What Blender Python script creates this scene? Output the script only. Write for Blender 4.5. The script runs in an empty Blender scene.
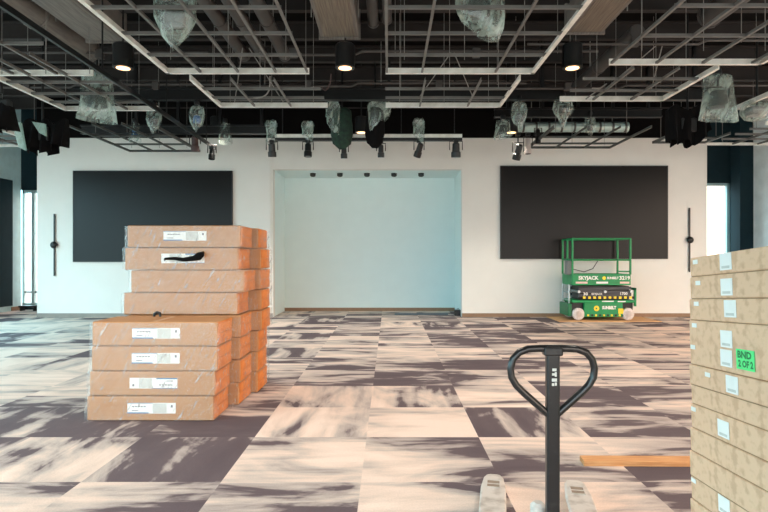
import bpy, bmesh, math, random
from mathutils import Vector, Matrix, Euler, noise as mnoise
C = bpy.context.scene.collection
PI = math.pi
R = math.radians
random.seed(4)
FPX, VX, VY, H = 560.0, 389.0, 258.0, 1.6      # focal length (px), principal vanishing point, eye height

def at(px, py, D):                              # a pixel of the 768x512 photo at depth D
    return Vector(((px - VX) / FPX * D, D, H - (py - VY) / FPX * D))

# ------------------------------------------------------------------ mesh helpers
class MB:
    def __init__(s):
        s.v = []; s.f = []; s.m = []
    def add(s, vs, fs, mi=0):
        o = len(s.v); s.v += [Vector(v) for v in vs]
        s.f += [tuple(i + o for i in f) for f in fs]; s.m += [mi] * len(fs); return s
    def box(s, c, d, mi=0, rot=None, taper=None):
        x, y, z = d[0] / 2, d[1] / 2, d[2] / 2
        vs = [Vector((sx * x, sy * y, sz * z)) for sz in (-1, 1) for sy in (-1, 1) for sx in (-1, 1)]
        if taper:
            for v in vs:
                if v.z > 0: v.x *= taper[0]; v.y *= taper[1]
        if rot is not None: vs = [rot @ v for v in vs]
        c = Vector(c)
        return s.add([v + c for v in vs], [(0, 2, 3, 1), (4, 5, 7, 6), (0, 1, 5, 4), (2, 6, 7, 3), (0, 4, 6, 2), (1, 3, 7, 5)], mi)
    def span(s, a, b, mi=0):
        return s.box([(a[i] + b[i]) / 2 for i in range(3)], [abs(b[i] - a[i]) for i in range(3)], mi)
    def tube(s, pts, r, n=10, mi=0, closed=False, cap=True):
        pts = [Vector(p) for p in pts]; k = len(pts)
        rs = r if isinstance(r, (list, tuple)) else [r] * k
        o = len(s.v); up = None; fs = []
        for i, p in enumerate(pts):
            if closed: t = pts[(i + 1) % k] - pts[i - 1]
            else: t = pts[min(i + 1, k - 1)] - pts[max(i - 1, 0)]
            t.normalize()
            if up is None:
                up = Vector((0, 0, 1)) if abs(t.z) < .9 else Vector((1, 0, 0))
            a = t.cross(up).normalized(); b = a.cross(t).normalized(); up = b
            for j in range(n):
                w = 2 * PI * j / n
                s.v.append(p + (a * math.cos(w) + b * math.sin(w)) * rs[i])
        for i in range(k if closed else k - 1):
            i2 = (i + 1) % k
            for j in range(n):
                fs.append((o + i * n + j, o + i * n + (j + 1) % n, o + i2 * n + (j + 1) % n, o + i2 * n + j))
        if cap and not closed:
            fs.append(tuple(o + j for j in reversed(range(n)))); fs.append(tuple(o + (k - 1) * n + j for j in range(n)))
        s.f += fs; s.m += [mi] * len(fs); return s
    def prism(s, poly, a, b, axis='y', mi=0):
        # extrude a 2D polygon between a and b along an axis
        def p3(u, w, t): return {'y': (u, t, w), 'x': (t, u, w), 'z': (u, w, t)}[axis]
        n = len(poly)
        vs = [p3(u, w, a) for u, w in poly] + [p3(u, w, b) for u, w in poly]
        fs = [tuple(range(n)), tuple(range(2 * n - 1, n - 1, -1))] + [(i, (i + 1) % n + 0, (i + 1) % n + n, i + n) for i in range(n)]
        return s.add(vs, fs, mi)
    def lathe(s, prof, c=(0, 0, 0), n=20, mi=0, rot=None):
        o = len(s.v); c = Vector(c); k = len(prof); fs = []
        for r, z in prof:
            for j in range(n):
                w = 2 * PI * j / n; v = Vector((r * math.cos(w), r * math.sin(w), z))
                s.v.append((rot @ v if rot is not None else v) + c)
        for i in range(k - 1):
            for j in range(n):
                fs.append((o + i * n + j, o + i * n + (j + 1) % n, o + (i + 1) * n + (j + 1) % n, o + (i + 1) * n + j))
        fs.append(tuple(o + j for j in reversed(range(n)))); fs.append(tuple(o + (k - 1) * n + j for j in range(n)))
        s.f += fs; s.m += [mi] * len(fs); return s
    def build(s, name, mats, parent=None, loc=(0, 0, 0), rot=(0, 0, 0), bevel=0, seg=2, smooth=False, fix=True):
        me = bpy.data.meshes.new(name); me.from_pydata([tuple(v) for v in s.v], [], s.f)
        mats = mats if isinstance(mats, (list, tuple)) else [mats]
        for m in mats: me.materials.append(m)
        for p, mi in zip(me.polygons, s.m): p.material_index = mi
        if fix:
            bm = bmesh.new(); bm.from_mesh(me); bmesh.ops.recalc_face_normals(bm, faces=bm.faces); bm.to_mesh(me); bm.free()
        if smooth:
            for p in me.polygons: p.use_smooth = True
            if smooth != 'all': me.set_sharp_from_angle(angle=R(40))
        o = bpy.data.objects.new(name, me); C.objects.link(o)
        o.location = loc; o.rotation_euler = rot
        if parent: o.parent = parent
        if bevel:
            b = o.modifiers.new('bevel', 'BEVEL'); b.width = bevel; b.segments = seg; b.limit_method = 'ANGLE'
        return o

def thing(name, label, cat, loc=(0, 0, 0), rot=(0, 0, 0), group=None):
    o = bpy.data.objects.new(name, None); C.objects.link(o); o.empty_display_size = .1
    o.location = loc; o.rotation_euler = rot; return tag(o, label, cat, group)
def tag(o, label, cat, group=None):
    o['label'] = label; o['category'] = cat
    if group: o['group'] = group
    return o
def struct(o):
    o['kind'] = 'structure'; return o
def dup(root, label=None, group=None):
    r = root.copy(); C.objects.link(r)
    if label: r['label'] = label
    if group: r['group'] = group
    for ch in list(root.children):
        c = ch.copy(); C.objects.link(c); c.parent = r
        for g in list(ch.children):
            d = g.copy(); C.objects.link(d); d.parent = c
    return r
def text_part(body, size, mat, parent, loc, rot, name='lettering', sx=1.0, bold=0.0, align='CENTER'):
    cu = bpy.data.curves.new('lettering', 'FONT'); cu.body = body; cu.size = size; cu.align_x = align; cu.align_y = 'CENTER'
    cu.offset = bold; cu.resolution_u = 2
    t = bpy.data.objects.new('lettering', cu); C.objects.link(t)
    bpy.context.view_layer.update()
    me = bpy.data.meshes.new_from_object(t.evaluated_get(bpy.context.evaluated_depsgraph_get()))
    bpy.data.objects.remove(t); me.materials.clear(); me.materials.append(mat)
    o = bpy.data.objects.new(name, me); C.objects.link(o); o.parent = parent
    o.location = loc; o.rotation_euler = rot; o.scale = (sx, 1, 1); return o

# ------------------------------------------------------------------ materials
def nn(nt, typ, **kw):
    n = nt.nodes.new(typ)
    for k, v in kw.items():
        if k.startswith('_'): setattr(n, k[1:], v)
    return n
def lk(nt, a, b): nt.links.new(a, b)
def srgb(r, g, b):
    f = lambda c: c / 12.92 if c <= .04045 else ((c + .055) / 1.055) ** 2.4
    return (f(r / 255), f(g / 255), f(b / 255), 1)
def mat(name, col, rough=.6, metal=0, nz=0, nscale=20, col2=None, stretch=(1, 1, 1), bump=0, bscale=None, spec=.5, detail=4, lo=.35, hi=.65):
    m = bpy.data.materials.new(name); m.use_nodes = True; nt = m.node_tree
    b = nt.nodes['Principled BSDF']
    b.inputs['Roughness'].default_value = rough; b.inputs['Metallic'].default_value = metal
    b.inputs['Specular IOR Level'].default_value = spec
    tc = nn(nt, 'ShaderNodeTexCoord'); mp = nn(nt, 'ShaderNodeMapping'); mp.inputs['Scale'].default_value = stretch
    lk(nt, tc.outputs['Object'], mp.inputs['Vector'])
    no = nn(nt, 'ShaderNodeTexNoise'); no.inputs['Scale'].default_value = nscale; no.inputs['Detail'].default_value = detail
    lk(nt, mp.outputs[0], no.inputs['Vector'])
    cr = nn(nt, 'ShaderNodeValToRGB'); e = cr.color_ramp.elements
    c2 = col2 if col2 else tuple(c * .88 for c in col[:3]) + (1,)
    e[0].position = lo; e[0].color = c2; e[1].position = hi; e[1].color = col
    lk(nt, no.outputs['Fac'], cr.inputs['Fac']); lk(nt, cr.outputs[0], b.inputs['Base Color'])
    if bump:
        n2 = nn(nt, 'ShaderNodeTexNoise'); n2.inputs['Scale'].default_value = bscale or nscale; n2.inputs['Detail'].default_value = 3
        lk(nt, mp.outputs[0], n2.inputs['Vector'])
        bp = nn(nt, 'ShaderNodeBump'); bp.inputs['Strength'].default_value = bump; bp.inputs['Distance'].default_value = .02
        lk(nt, n2.outputs['Fac'], bp.inputs['Height']); lk(nt, bp.outputs[0], b.inputs['Normal'])
    return m
def emit(name, col, s):
    m = bpy.data.materials.new(name); m.use_nodes = True; nt = m.node_tree; b = nt.nodes['Principled BSDF']
    b.inputs['Base Color'].default_value = col
    b.inputs['Emission Color'].default_value = col; b.inputs['Emission Strength'].default_value = s; return m
def film(name, tint, clear, rough, streak_scale, stretch, lo, hi, haze=.08, rot=(.4, .5, .35), detail=6, dist=1.2):
    """thin plastic: mostly see-through, whiter where creased, the glints painted as white streaks"""
    m = bpy.data.materials.new(name); m.use_nodes = True; nt = m.node_tree
    out = nt.nodes['Material Output']; nt.nodes.remove(nt.nodes['Principled BSDF'])
    tc = nn(nt, 'ShaderNodeTexCoord'); mp = nn(nt, 'ShaderNodeMapping'); mp.inputs['Scale'].default_value = stretch
    mp.inputs['Rotation'].default_value = rot; mp.vector_type = 'TEXTURE'; mp.inputs['Scale'].default_value = tuple(1 / q for q in stretch)
    lk(nt, tc.outputs['Object'], mp.inputs['Vector'])
    no = nn(nt, 'ShaderNodeTexNoise'); no.inputs['Scale'].default_value = streak_scale; no.inputs['Detail'].default_value = detail
    no.inputs['Distortion'].default_value = dist; no.inputs['Roughness'].default_value = .65
    lk(nt, mp.outputs[0], no.inputs['Vector'])
    mr = nn(nt, 'ShaderNodeMapRange'); mr.inputs['From Min'].default_value = lo; mr.inputs['From Max'].default_value = hi
    mr.inputs['To Min'].default_value = haze; mr.inputs['To Max'].default_value = 1 - clear
    lk(nt, no.outputs['Fac'], mr.inputs['Value'])
    bp = nn(nt, 'ShaderNodeBump'); bp.inputs['Strength'].default_value = .6; bp.inputs['Distance'].default_value = .02
    lk(nt, no.outputs['Fac'], bp.inputs['Height'])
    d = nn(nt, 'ShaderNodeBsdfDiffuse'); d.inputs['Color'].default_value = tint
    tl = nn(nt, 'ShaderNodeBsdfTranslucent'); tl.inputs['Color'].default_value = tint
    g = nn(nt, 'ShaderNodeBsdfGlossy'); g.inputs['Roughness'].default_value = rough; g.inputs['Color'].default_value = (.9, .9, .9, 1)
    lk(nt, bp.outputs[0], g.inputs['Normal'])
    t = nn(nt, 'ShaderNodeBsdfTransparent')
    m1 = nn(nt, 'ShaderNodeMixShader'); m1.inputs[0].default_value = .4; lk(nt, d.outputs[0], m1.inputs[1]); lk(nt, tl.outputs[0], m1.inputs[2])
    m2 = nn(nt, 'ShaderNodeMixShader'); lk(nt, mr.outputs[0], m2.inputs[0]); lk(nt, t.outputs[0], m2.inputs[1]); lk(nt, m1.outputs[0], m2.inputs[2])
    m3 = nn(nt, 'ShaderNodeMixShader'); m3.inputs[0].default_value = .07; lk(nt, m2.outputs[0], m3.inputs[1]); lk(nt, g.outputs[0], m3.inputs[2])
    lk(nt, m3.outputs[0], out.inputs['Surface']); return m

M = {}
M['paint'] = mat('white wall paint', srgb(232, 230, 224), .75, nscale=3, col2=srgb(230, 228, 222))
M['recess'] = mat('daylight tinted recess paint', srgb(222, 238, 238), .7, nscale=3, col2=srgb(220, 236, 236))  # white wall with the cool daylight of the recess tinted into its colour
M['sidepaint'] = mat('pale side paint', srgb(238, 242, 242), .7, nscale=3)
M['tealwall'] = mat('slate teal paint', srgb(176, 204, 208), .6, nscale=4)
M['darkwall'] = mat('charcoal blue paint', srgb(30, 50, 57), .8, nscale=4, spec=.15)
M['base'] = mat('tan rubber base', srgb(150, 118, 92), .6, nscale=8)
M['deck'] = mat('black deck paint', srgb(13, 11, 11), .9, nscale=2, spec=.1)
M['joist'] = mat('sooty steel paint', srgb(56, 52, 51), .7, nscale=4, spec=.2)
M['duct'] = mat('grey duct sheet', srgb(128, 122, 116), .55, nscale=5, col2=srgb(104, 98, 94), stretch=(6, .5, 1))
M['pipe'] = mat('grey pipe paint', srgb(72, 68, 66), .6, nscale=6)
M['liner'] = mat('ribbed duct liner', srgb(132, 122, 108), .7, nscale=14, col2=srgb(104, 94, 84), stretch=(4, .15, 1))
M['trim'] = mat('pale edge trim', srgb(246, 246, 240), .5, nscale=6, col2=srgb(226, 226, 218))
M['tee'] = mat('galvanised tee', srgb(112, 111, 108), .5, nscale=9)
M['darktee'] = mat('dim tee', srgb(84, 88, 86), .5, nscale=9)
M['black'] = mat('black coated steel', srgb(17, 17, 18), .4, nscale=12)
M['blackmat'] = mat('matt black cloth', srgb(15, 14, 15), .95, nscale=12, bump=.3, spec=.15)
M['screen'] = mat('matt dark screen', srgb(17, 14, 13), .3, nscale=160, col2=srgb(15, 13, 12), spec=.24)
M['screenframe'] = mat('dark screen frame', srgb(30, 30, 30), .4)
M['card'] = mat('brown cardboard', srgb(184, 135, 92), .7, nscale=5, col2=srgb(177, 127, 84), stretch=(1, 1, 6))
M['cardflap'] = mat('side lit cardboard', srgb(208, 126, 52), .7, nscale=6, col2=srgb(186, 106, 40), stretch=(1, 1, 3))  # warm light from the right put into the end flap colour
M['kraft'] = mat('speckled kraft board', srgb(224, 184, 152), .8, nscale=20, col2=srgb(206, 164, 132), detail=5, lo=.36, hi=.52, bump=.12, bscale=30)
M['kraftedge'] = mat('kraft board edge', srgb(168, 130, 96), .8, nscale=30)
M['label'] = mat('white label paper', srgb(238, 238, 234), .5, nscale=10, col2=srgb(232, 232, 228))
M['labelgrey'] = mat('grey label print', srgb(206, 206, 200), .5)
M['ink'] = mat('dark label ink', srgb(120, 120, 124), .6)
M['blue'] = mat('blue label stripe', srgb(62, 118, 168), .5)
M['sticker'] = mat('green sticker paper', srgb(96, 232, 138), .6)
M['marker'] = mat('green marker ink', srgb(34, 128, 70), .6)
M['tape'] = mat('clear brown tape', srgb(188, 142, 96), .3, nscale=8)
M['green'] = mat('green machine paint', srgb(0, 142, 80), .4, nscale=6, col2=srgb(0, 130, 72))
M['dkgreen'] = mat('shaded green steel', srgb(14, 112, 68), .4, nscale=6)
M['scissor'] = mat('dark grey machine steel', srgb(66, 68, 74), .45, nscale=8)
M['white'] = mat('white decal', srgb(240, 240, 236), .5)
M['yellow'] = mat('yellow decal', srgb(250, 220, 50), .45)
M['redwhite'] = mat('pink white warning decal', srgb(232, 200, 192), .5)
M['wheel'] = mat('grey white tyre rubber', srgb(226, 214, 210), .7, nscale=20, col2=srgb(200, 190, 186))
M['hub'] = mat('pale wheel hub', srgb(206, 192, 186), .5, nscale=14)
M['grey'] = mat('grey plastic', srgb(120, 122, 122), .5)
M['ply'] = mat('plywood face', srgb(214, 168, 120), .7, nscale=6, col2=srgb(196, 148, 100), stretch=(1, 8, 1))
M['plank'] = mat('pale orange timber', srgb(214, 160, 108), .6, nscale=9, col2=srgb(192, 132, 82), stretch=(.6, 8, 8))
M['jack'] = mat('glossy black lacquer', srgb(30, 29, 30), .28, nscale=26, col2=srgb(44, 42, 42), lo=.3, hi=.45)
M['fork'] = mat('scuffed grey fork paint', srgb(206, 196, 188), .45, nscale=14, col2=srgb(172, 160, 150), lo=.3, hi=.55, detail=7)
M['poly'] = mat('cream roller', srgb(210, 190, 150), .5)
M['alu'] = mat('brushed aluminium', srgb(190, 198, 200), .35, metal=.7)
M['sheenduct'] = mat('spiral duct with painted sheen', srgb(196, 222, 218), .3, metal=.25, nscale=8, bump=.2)  # pale teal metal, brightened to paint in the windows it reflects
M['steel'] = mat('zinc wire', srgb(140, 138, 134), .5)
M['blue2'] = mat('blue gel', srgb(40, 100, 160), .5)
M['redgel'] = mat('dull red gel', srgb(72, 50, 48), .5)
M['lens'] = mat('dark lens', srgb(50, 54, 58), .15)
M['lamp'] = emit('warm lamp disc', srgb(255, 196, 140), 1.7)
M['wrap'] = film('clear stretch film', (.92, .92, .92, 1), .45, .2, 4.2, (8, 8, 1.1), .555, .665, .055, (0, .5, 0), 6, .8)  # white streaks paint glints onto the wrinkled film
M['bag'] = film('milky plastic bag', (.70, .86, .78, 1), .3, .2, 3, (1.8, 1.8, .7), .45, .72, .14, (.3, .3, .3), 3, .6)
M['glass'] = film('window glass', (.9, .95, .95, 1), .97, .02, 1, (1, 1, 1), .4, .6, .02)

def carpet():
    m = bpy.data.materials.new('watercolour carpet tile'); m.use_nodes = True; nt = m.node_tree; b = nt.nodes['Principled BSDF']
    b.inputs['Roughness'].default_value = .85; b.inputs['Specular IOR Level'].default_value = .35
    tc = nn(nt, 'ShaderNodeTexCoord'); sp = nn(nt, 'ShaderNodeSeparateXYZ'); lk(nt, tc.outputs['Object'], sp.inputs[0])
    at_ = nn(nt, 'ShaderNodeAttribute'); at_.attribute_name = 'tone'
    sr = nn(nt, 'ShaderNodeSeparateColor'); lk(nt, at_.outputs['Color'], sr.inputs[0])
    def math_(op, a, bb, c=None):
        n = nn(nt, 'ShaderNodeMath', _operation=op)
        for i, x in enumerate((a, bb, c)):
            if x is None: continue
            if isinstance(x, (int, float)): n.inputs[i].default_value = x
            else: lk(nt, x, n.inputs[i])
        return n.outputs[0]
    bias, dirn, seed = sr.outputs[0], sr.outputs[1], sr.outputs[2]
    sx = math_('MULTIPLY_ADD', dirn, 1.5, 1.0); sy = math_('MULTIPLY_ADD', dirn, -1.6, 2.6)
    px = math_('MULTIPLY_ADD', sp.outputs[0], sx, math_('MULTIPLY', seed, 57.0))
    py = math_('MULTIPLY_ADD', sp.outputs[1], sy, math_('MULTIPLY', seed, 131.0))
    cb = nn(nt, 'ShaderNodeCombineXYZ'); lk(nt, px, cb.inputs[0]); lk(nt, py, cb.inputs[1]); lk(nt, math_('MULTIPLY', seed, 23.0), cb.inputs[2])
    n1 = nn(nt, 'ShaderNodeTexNoise'); n1.inputs['Scale'].default_value = .8; n1.inputs['Detail'].default_value = 9
    n1.inputs['Roughness'].default_value = .55; n1.inputs['Distortion'].default_value = .7; lk(nt, cb.outputs[0], n1.inputs['Vector'])
    c2 = nn(nt, 'ShaderNodeCombineXYZ')
    lk(nt, math_('MULTIPLY', px, math_('MULTIPLY_ADD', dirn, 1.6, .6)), c2.inputs[0]); lk(nt, math_('MULTIPLY', py, math_('MULTIPLY_ADD', dirn, -1.9, 2.5)), c2.inputs[1]); lk(nt, math_('MULTIPLY', seed, 41.0), c2.inputs[2])
    n3 = nn(nt, 'ShaderNodeTexNoise'); n3.inputs['Scale'].default_value = 1.1; n3.inputs['Detail'].default_value = 6; n3.inputs['Distortion'].default_value = .4; lk(nt, c2.outputs[0], n3.inputs['Vector'])
    v = math_('MULTIPLY_ADD', n1.outputs['Fac'], 2.1, -1.05 + .5 - .5 * .68)
    v = math_('ADD', v, math_('MULTIPLY_ADD', n3.outputs['Fac'], .9, -.45))
    v = math_('MULTIPLY_ADD', bias, .68, v)
    cr = nn(nt, 'ShaderNodeValToRGB'); el = cr.color_ramp.elements
    pts = [(.0, srgb(88, 75, 80)), (.35, srgb(98, 84, 88)), (.40, srgb(134, 121, 120)), (.45, srgb(166, 153, 148)), (.60, srgb(196, 181, 172)), (.76, srgb(220, 198, 184)), (1.0, srgb(234, 212, 198))]
    el[0].position, el[0].color = pts[0]; el[1].position, el[1].color = pts[-1]
    for p, c in pts[1:-1]:
        e = el.new(p); e.color = c
    lk(nt, v, cr.inputs['Fac'])
    # pile grain
    n2 = nn(nt, 'ShaderNodeTexNoise'); n2.inputs['Scale'].default_value = 90; n2.inputs['Detail'].default_value = 2; lk(nt, tc.outputs['Object'], n2.inputs['Vector'])
    mx = nn(nt, 'ShaderNodeMix', _data_type='RGBA', _blend_type='MULTIPLY'); mx.inputs['Factor'].default_value = .35
    lk(nt, cr.outputs[0], mx.inputs['A']); 
    g = nn(nt, 'ShaderNodeMapRange'); g.inputs['From Min'].default_value = .3; g.inputs['From Max'].default_value = .7; g.inputs['To Min'].default_value = .7; g.inputs['To Max'].default_value = 1.1
    lk(nt, n2.outputs['Fac'], g.inputs['Value']); cg = nn(nt, 'ShaderNodeCombineColor')
    for i in range(3): lk(nt, g.outputs[0], cg.inputs[i])
    lk(nt, cg.outputs[0], mx.inputs['B']); lk(nt, mx.outputs['Result'], b.inputs['Base Color'])
    bp = nn(nt, 'ShaderNodeBump'); bp.inputs['Strength'].default_value = .25; bp.inputs['Distance'].default_value = .004
    lk(nt, n2.outputs['Fac'], bp.inputs['Height']); lk(nt, bp.outputs[0], b.inputs['Normal'])
    return m
M['carpet'] = carpet()

# ------------------------------------------------------------------ the setting
BW, RW, FW = 15.2, 16.9, 17.35          # back wall, recess back, far glazed wall
XL, XR, YB, ZD = -11.4, 10.9, -5.0, 6.3
# floor: 1 m carpet tiles; each carries a tone (lightened at left for daylight), streak direction and print offset
# per-tile corner tones: (near-left, near-right, far-left, far-right, direction)
TILES = {
 (-3, 3): (.25, .3, .5, .4, 0), (-2, 3): (.5, .3, .6, .5, 0), (-1, 3): (.2, .25, .75, .7, 0), (0, 3): (.4, .45, .5, .42, 0), (1, 3): (.9, .8, .95, .9, 0), (2, 3): (.3, .35, .25, .3, 0),
 (-4, 4): (.8, .7, .7, .8, 1), (-3, 4): (.8, .55, .8, .6, 1), (-2, 4): (.15, .1, .25, .15, 1), (-1, 4): (.85, .95, .55, .6, 0), (0, 4): (.75, .2, .6, .1, 0), (1, 4): (.1, .2, .85, .85, 0), (2, 4): (.15, .25, .9, .6, 0), (3, 4): (.2, .3, .5, .4, 0),
 (-4, 5): (.6, .5, .3, .3, 1), (-3, 5): (.4, .2, .5, .4, 1), (-2, 5): (.2, .3, .5, .3, 0), (-1, 5): (.85, .75, .85, .8, 1), (0, 5): (.8, .85, .7, .75, 0), (1, 5): (.2, .65, .3, .55, 1), (2, 5): (.1, .1, .6, .5, 0), (3, 5): (.4, .2, .6, .6, 0),
 (-2, 6): (.4, .2, .3, .4, 0), (-1, 6): (.9, .8, .75, .7, 1), (0, 6): (.85, .4, .8, .35, 1), (1, 6): (.85, .85, .8, .8, 0), (2, 6): (.2, .15, .3, .2, 0), (3, 6): (.5, .7, .6, .5, 0),
 (-2, 7): (.2, .3, .2, .3, 0), (-1, 7): (.15, .2, .6, .6, 0), (0, 7): (.1, .15, .6, .5, 0), (1, 7): (.1, .6, .4, .7, 0), (2, 7): (.5, .7, .6, .6, 0),
 (-1, 8): (.3, .25, .4, .4, 0), (0, 8): (.5, .3, .5, .4, 0), (1, 8): (.25, .25, .5, .5, 0),
}
def make_floor():
    rr = random.Random(11); vs = []; fs = []; tones = []
    for j in range(-5, 19):
        for i in range(-13, 13):
            x0 = -.2 + i; cell = TILES.get((i, j))
            def quad(y0, y1, cs, d, sd):
                o = len(vs); vs.extend([(x0, y0, 0), (x0 + 1, y0, 0), (x0 + 1, y1, 0), (x0, y1, 0)]); fs.append((o, o + 1, o + 2, o + 3))
                for c in (cs[0], cs[1], cs[3], cs[2]): tones.append((c, d, sd, 1))
            if cell: quad(j, j + 1, cell[:4], cell[4], rr.random())
            elif rr.random() < .45:
                for k in range(2):
                    b = rr.choice([.22, .45, .62, .8] if i > -3 else [.3, .6, .75, .9]); quad(j + k / 2, j + k / 2 + .5, [b + rr.uniform(-.12, .12) for _ in range(4)], 0, rr.random())  # tiles at left drawn lighter, daylight painted into their tone
            else:
                b = rr.choice([.2, .35, .55, .65, .8] if i > -3 else [.25, .55, .7, .8, .9]); quad(j, j + 1, [b + rr.uniform(-.2, .2) for _ in range(4)], 1 if (i < -1 and rr.random() < .75) or rr.random() < .2 else 0, rr.random())
    me = bpy.data.meshes.new('floor'); me.from_pydata(vs, [], fs); me.materials.append(M['carpet'])
    a = me.color_attributes.new('tone', 'FLOAT_COLOR', 'CORNER')
    for k, t in enumerate(tones): a.data[k].color = t
    o = bpy.data.objects.new('floor', me); C.objects.link(o); struct(o)
make_floor()
struct(MB().span((-13.2, -5.2, ZD), (12.8, 18, ZD + .2)).build('ceiling', M['deck']))

ZW = H + 120 / FPX * BW                 # top of the white wall
xl, xr = at(37, 0, BW).x, at(707, 0, BW).x
rl, rr_ = at(273, 0, BW).x, at(462, 0, BW).x
rz = H + 89 / FPX * BW
T = .25
struct(MB().span((xl, BW, 0), (rl - .06, BW + T, ZW)).span((rl - .06, BW + .03, 0), (rl, BW + T, ZW)).build('wall_back_left', M['paint']))
struct(MB().span((rr_, BW, 0), (xr, BW + T, ZW)).build('wall_back_right', M['paint']))
struct(MB().span((rl, BW + .03, rz), (rr_, BW + T, ZW)).build('wall_back_centre', M['paint']))
struct(MB().span((xl, BW - .02, ZW), (xr, BW + T, ZD)).build('trim_1', M['deck']))
struct(MB().span((rl - .2, RW, 0), (rr_ + .2, RW + .2, rz + .1)).span((rl - .2, BW + T, 0), (rl, RW, rz + .1)).span((rr_, BW + T, 0), (rr_ + .2, RW, rz + .1)).span((rl, BW + T, rz), (rr_, RW, rz + .1)).build('wall_recess', M['recess']))
bh = .1
struct(MB().span((xl, BW - .015, 0), (rl, BW, bh)).build('baseboard_left', mat('grey rubber base', srgb(150, 142, 134), .6, nscale=8)))
struct(MB().span((rr_, BW - .015, 0), (xr, BW, bh)).build('baseboard_right', M['base']))
struct(MB().span((rl, RW - .015, 0), (rr_, RW, bh)).build('baseboard_recess', M['base']))

# side walls: open glazed bays beside and behind the camera, solid towards the back wall
def side_wall(name, x, out, m, ye):
    b = MB(); t = .3 * out
    b.span((x, ye, 0), (x + t, FW, ZD))
    b.span((x, YB, 0), (x + t, ye, .12)); b.span((x, YB, 4.4), (x + t, ye, ZD))
    for k in range(5): b.span((x, YB + k * 4.2, .12), (x + t, YB + k * 4.2 + .3, 4.4))
    return struct(b.build(name, m))
side_wall('wall_left', XL, -1, M['tealwall'], 13.7); side_wall('wall_right', XR, 1, M['sidepaint'], 13.2)
b = MB(); b.span((XL, YB - .3, 0), (XR, YB, .12)); b.span((XL, YB - .3, 4.4), (XR, YB, ZD))
for k in range(6): b.span((XL + k * 4.4, YB - .3, .12), (XL + k * 4.4 + .3, YB, 4.4))
struct(b.build('wall_front', M['sidepaint']))
# black acoustic door in the left wall, teal pier beyond it
d = struct(MB().span((XL, 14.6, .16), (XL + .05, 16.9, 3.94)).build('door_1', M['darkwall'], bevel=.01))
MB().tube([(XL + .12, 14.85, .95), (XL + .12, 14.85, 1.35)], .015).span((XL + .05, 14.835, 1.0), (XL + .12, 14.865, 1.03)).span((XL + .05, 14.835, 1.27), (XL + .12, 14.865, 1.3)).build('door_handle', M['alu'], d)
struct(MB().span((XL, 16.9, 0), (XL + .02, FW, .12)).build('baseboard_side', M['base']))
# far wall with the two tall windows that show past the ends of the back wall
wl0, wl1 = XL, at(37, 0, FW).x + .1
wz0, wz1 = .12, H + 68 / FPX * FW
wr0, wr1 = at(710, 0, FW).x, at(731, 0, FW).x
struct(MB().span((wl0, FW, wz1), (rl - 3, FW + .25, ZD)).span((wl1, FW, 0), (rl - 3, FW + .25, wz1)).span((wl0, FW, 0), (wl1, FW + .25, wz0)).build('wall_far_left', M['darkwall']))
struct(MB().span((rr_ + 3, FW, H + 75 / FPX * FW), (XR, FW + .25, ZD)).span((rr_ + 3, FW, 0), (wr0 - .3, FW + .25, H + 75 / FPX * FW)).span((wr1, FW, 0), (XR, FW + .25, H + 75 / FPX * FW)).span((wr0 - .3, FW, 0), (wr1, FW + .25, .1)).build('wall_far_right', M['darkwall']))
def window(name, x0, x1, z0, z1, mull, rails):
    f = MB()
    f.span((x0, FW + .05, z0), (x0 + .07, FW + .15, z1)); f.span((x1 - .07, FW + .05, z0), (x1, FW + .15, z1))
    f.span((x0, FW + .05, z0), (x1, FW + .15, z0 + .08)); f.span((x0, FW + .05, z1 - .08), (x1, FW + .15, z1))
    w = struct(f.build(name, M['tealwall']))
    for x in mull: MB().span((x, FW + .04, z0 + .08), (x + .09, FW + .16, z1 - .08)).build('mullion', M['tealwall'], w)
    for z in rails: MB().span((x0 + .07, FW + .06, z), (x1 - .07, FW + .12, z + .05)).build('rail', M['grey'], w)
    MB().span((x0 + .07, FW + .09, z0 + .08), (x1 - .07, FW + .1, z1 - .08)).build('pane', M['glass'], w)
window('window_1', wl0, wl1, wz0, wz1, [at(30.5, 0, FW).x], [H - 35 / FPX * FW])
window('window_2', wr0 - .3, wr1, .1, H + 75 / FPX * FW, [at(727.5, 0, FW).x], [H - 10 / FPX * FW])
# teal pier and dark column on the right in front of the right wall
struct(MB().span((wr1, FW - .12, 0), (at(736, 0, FW).x + .1, FW, ZD)).build('trim_2', M['tealwall']))
struct(MB().span((at(737, 0, 16.9).x, 16.75, 0), (XR, FW - .13, ZD)).build('trim_3', M['darkwall']))

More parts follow.
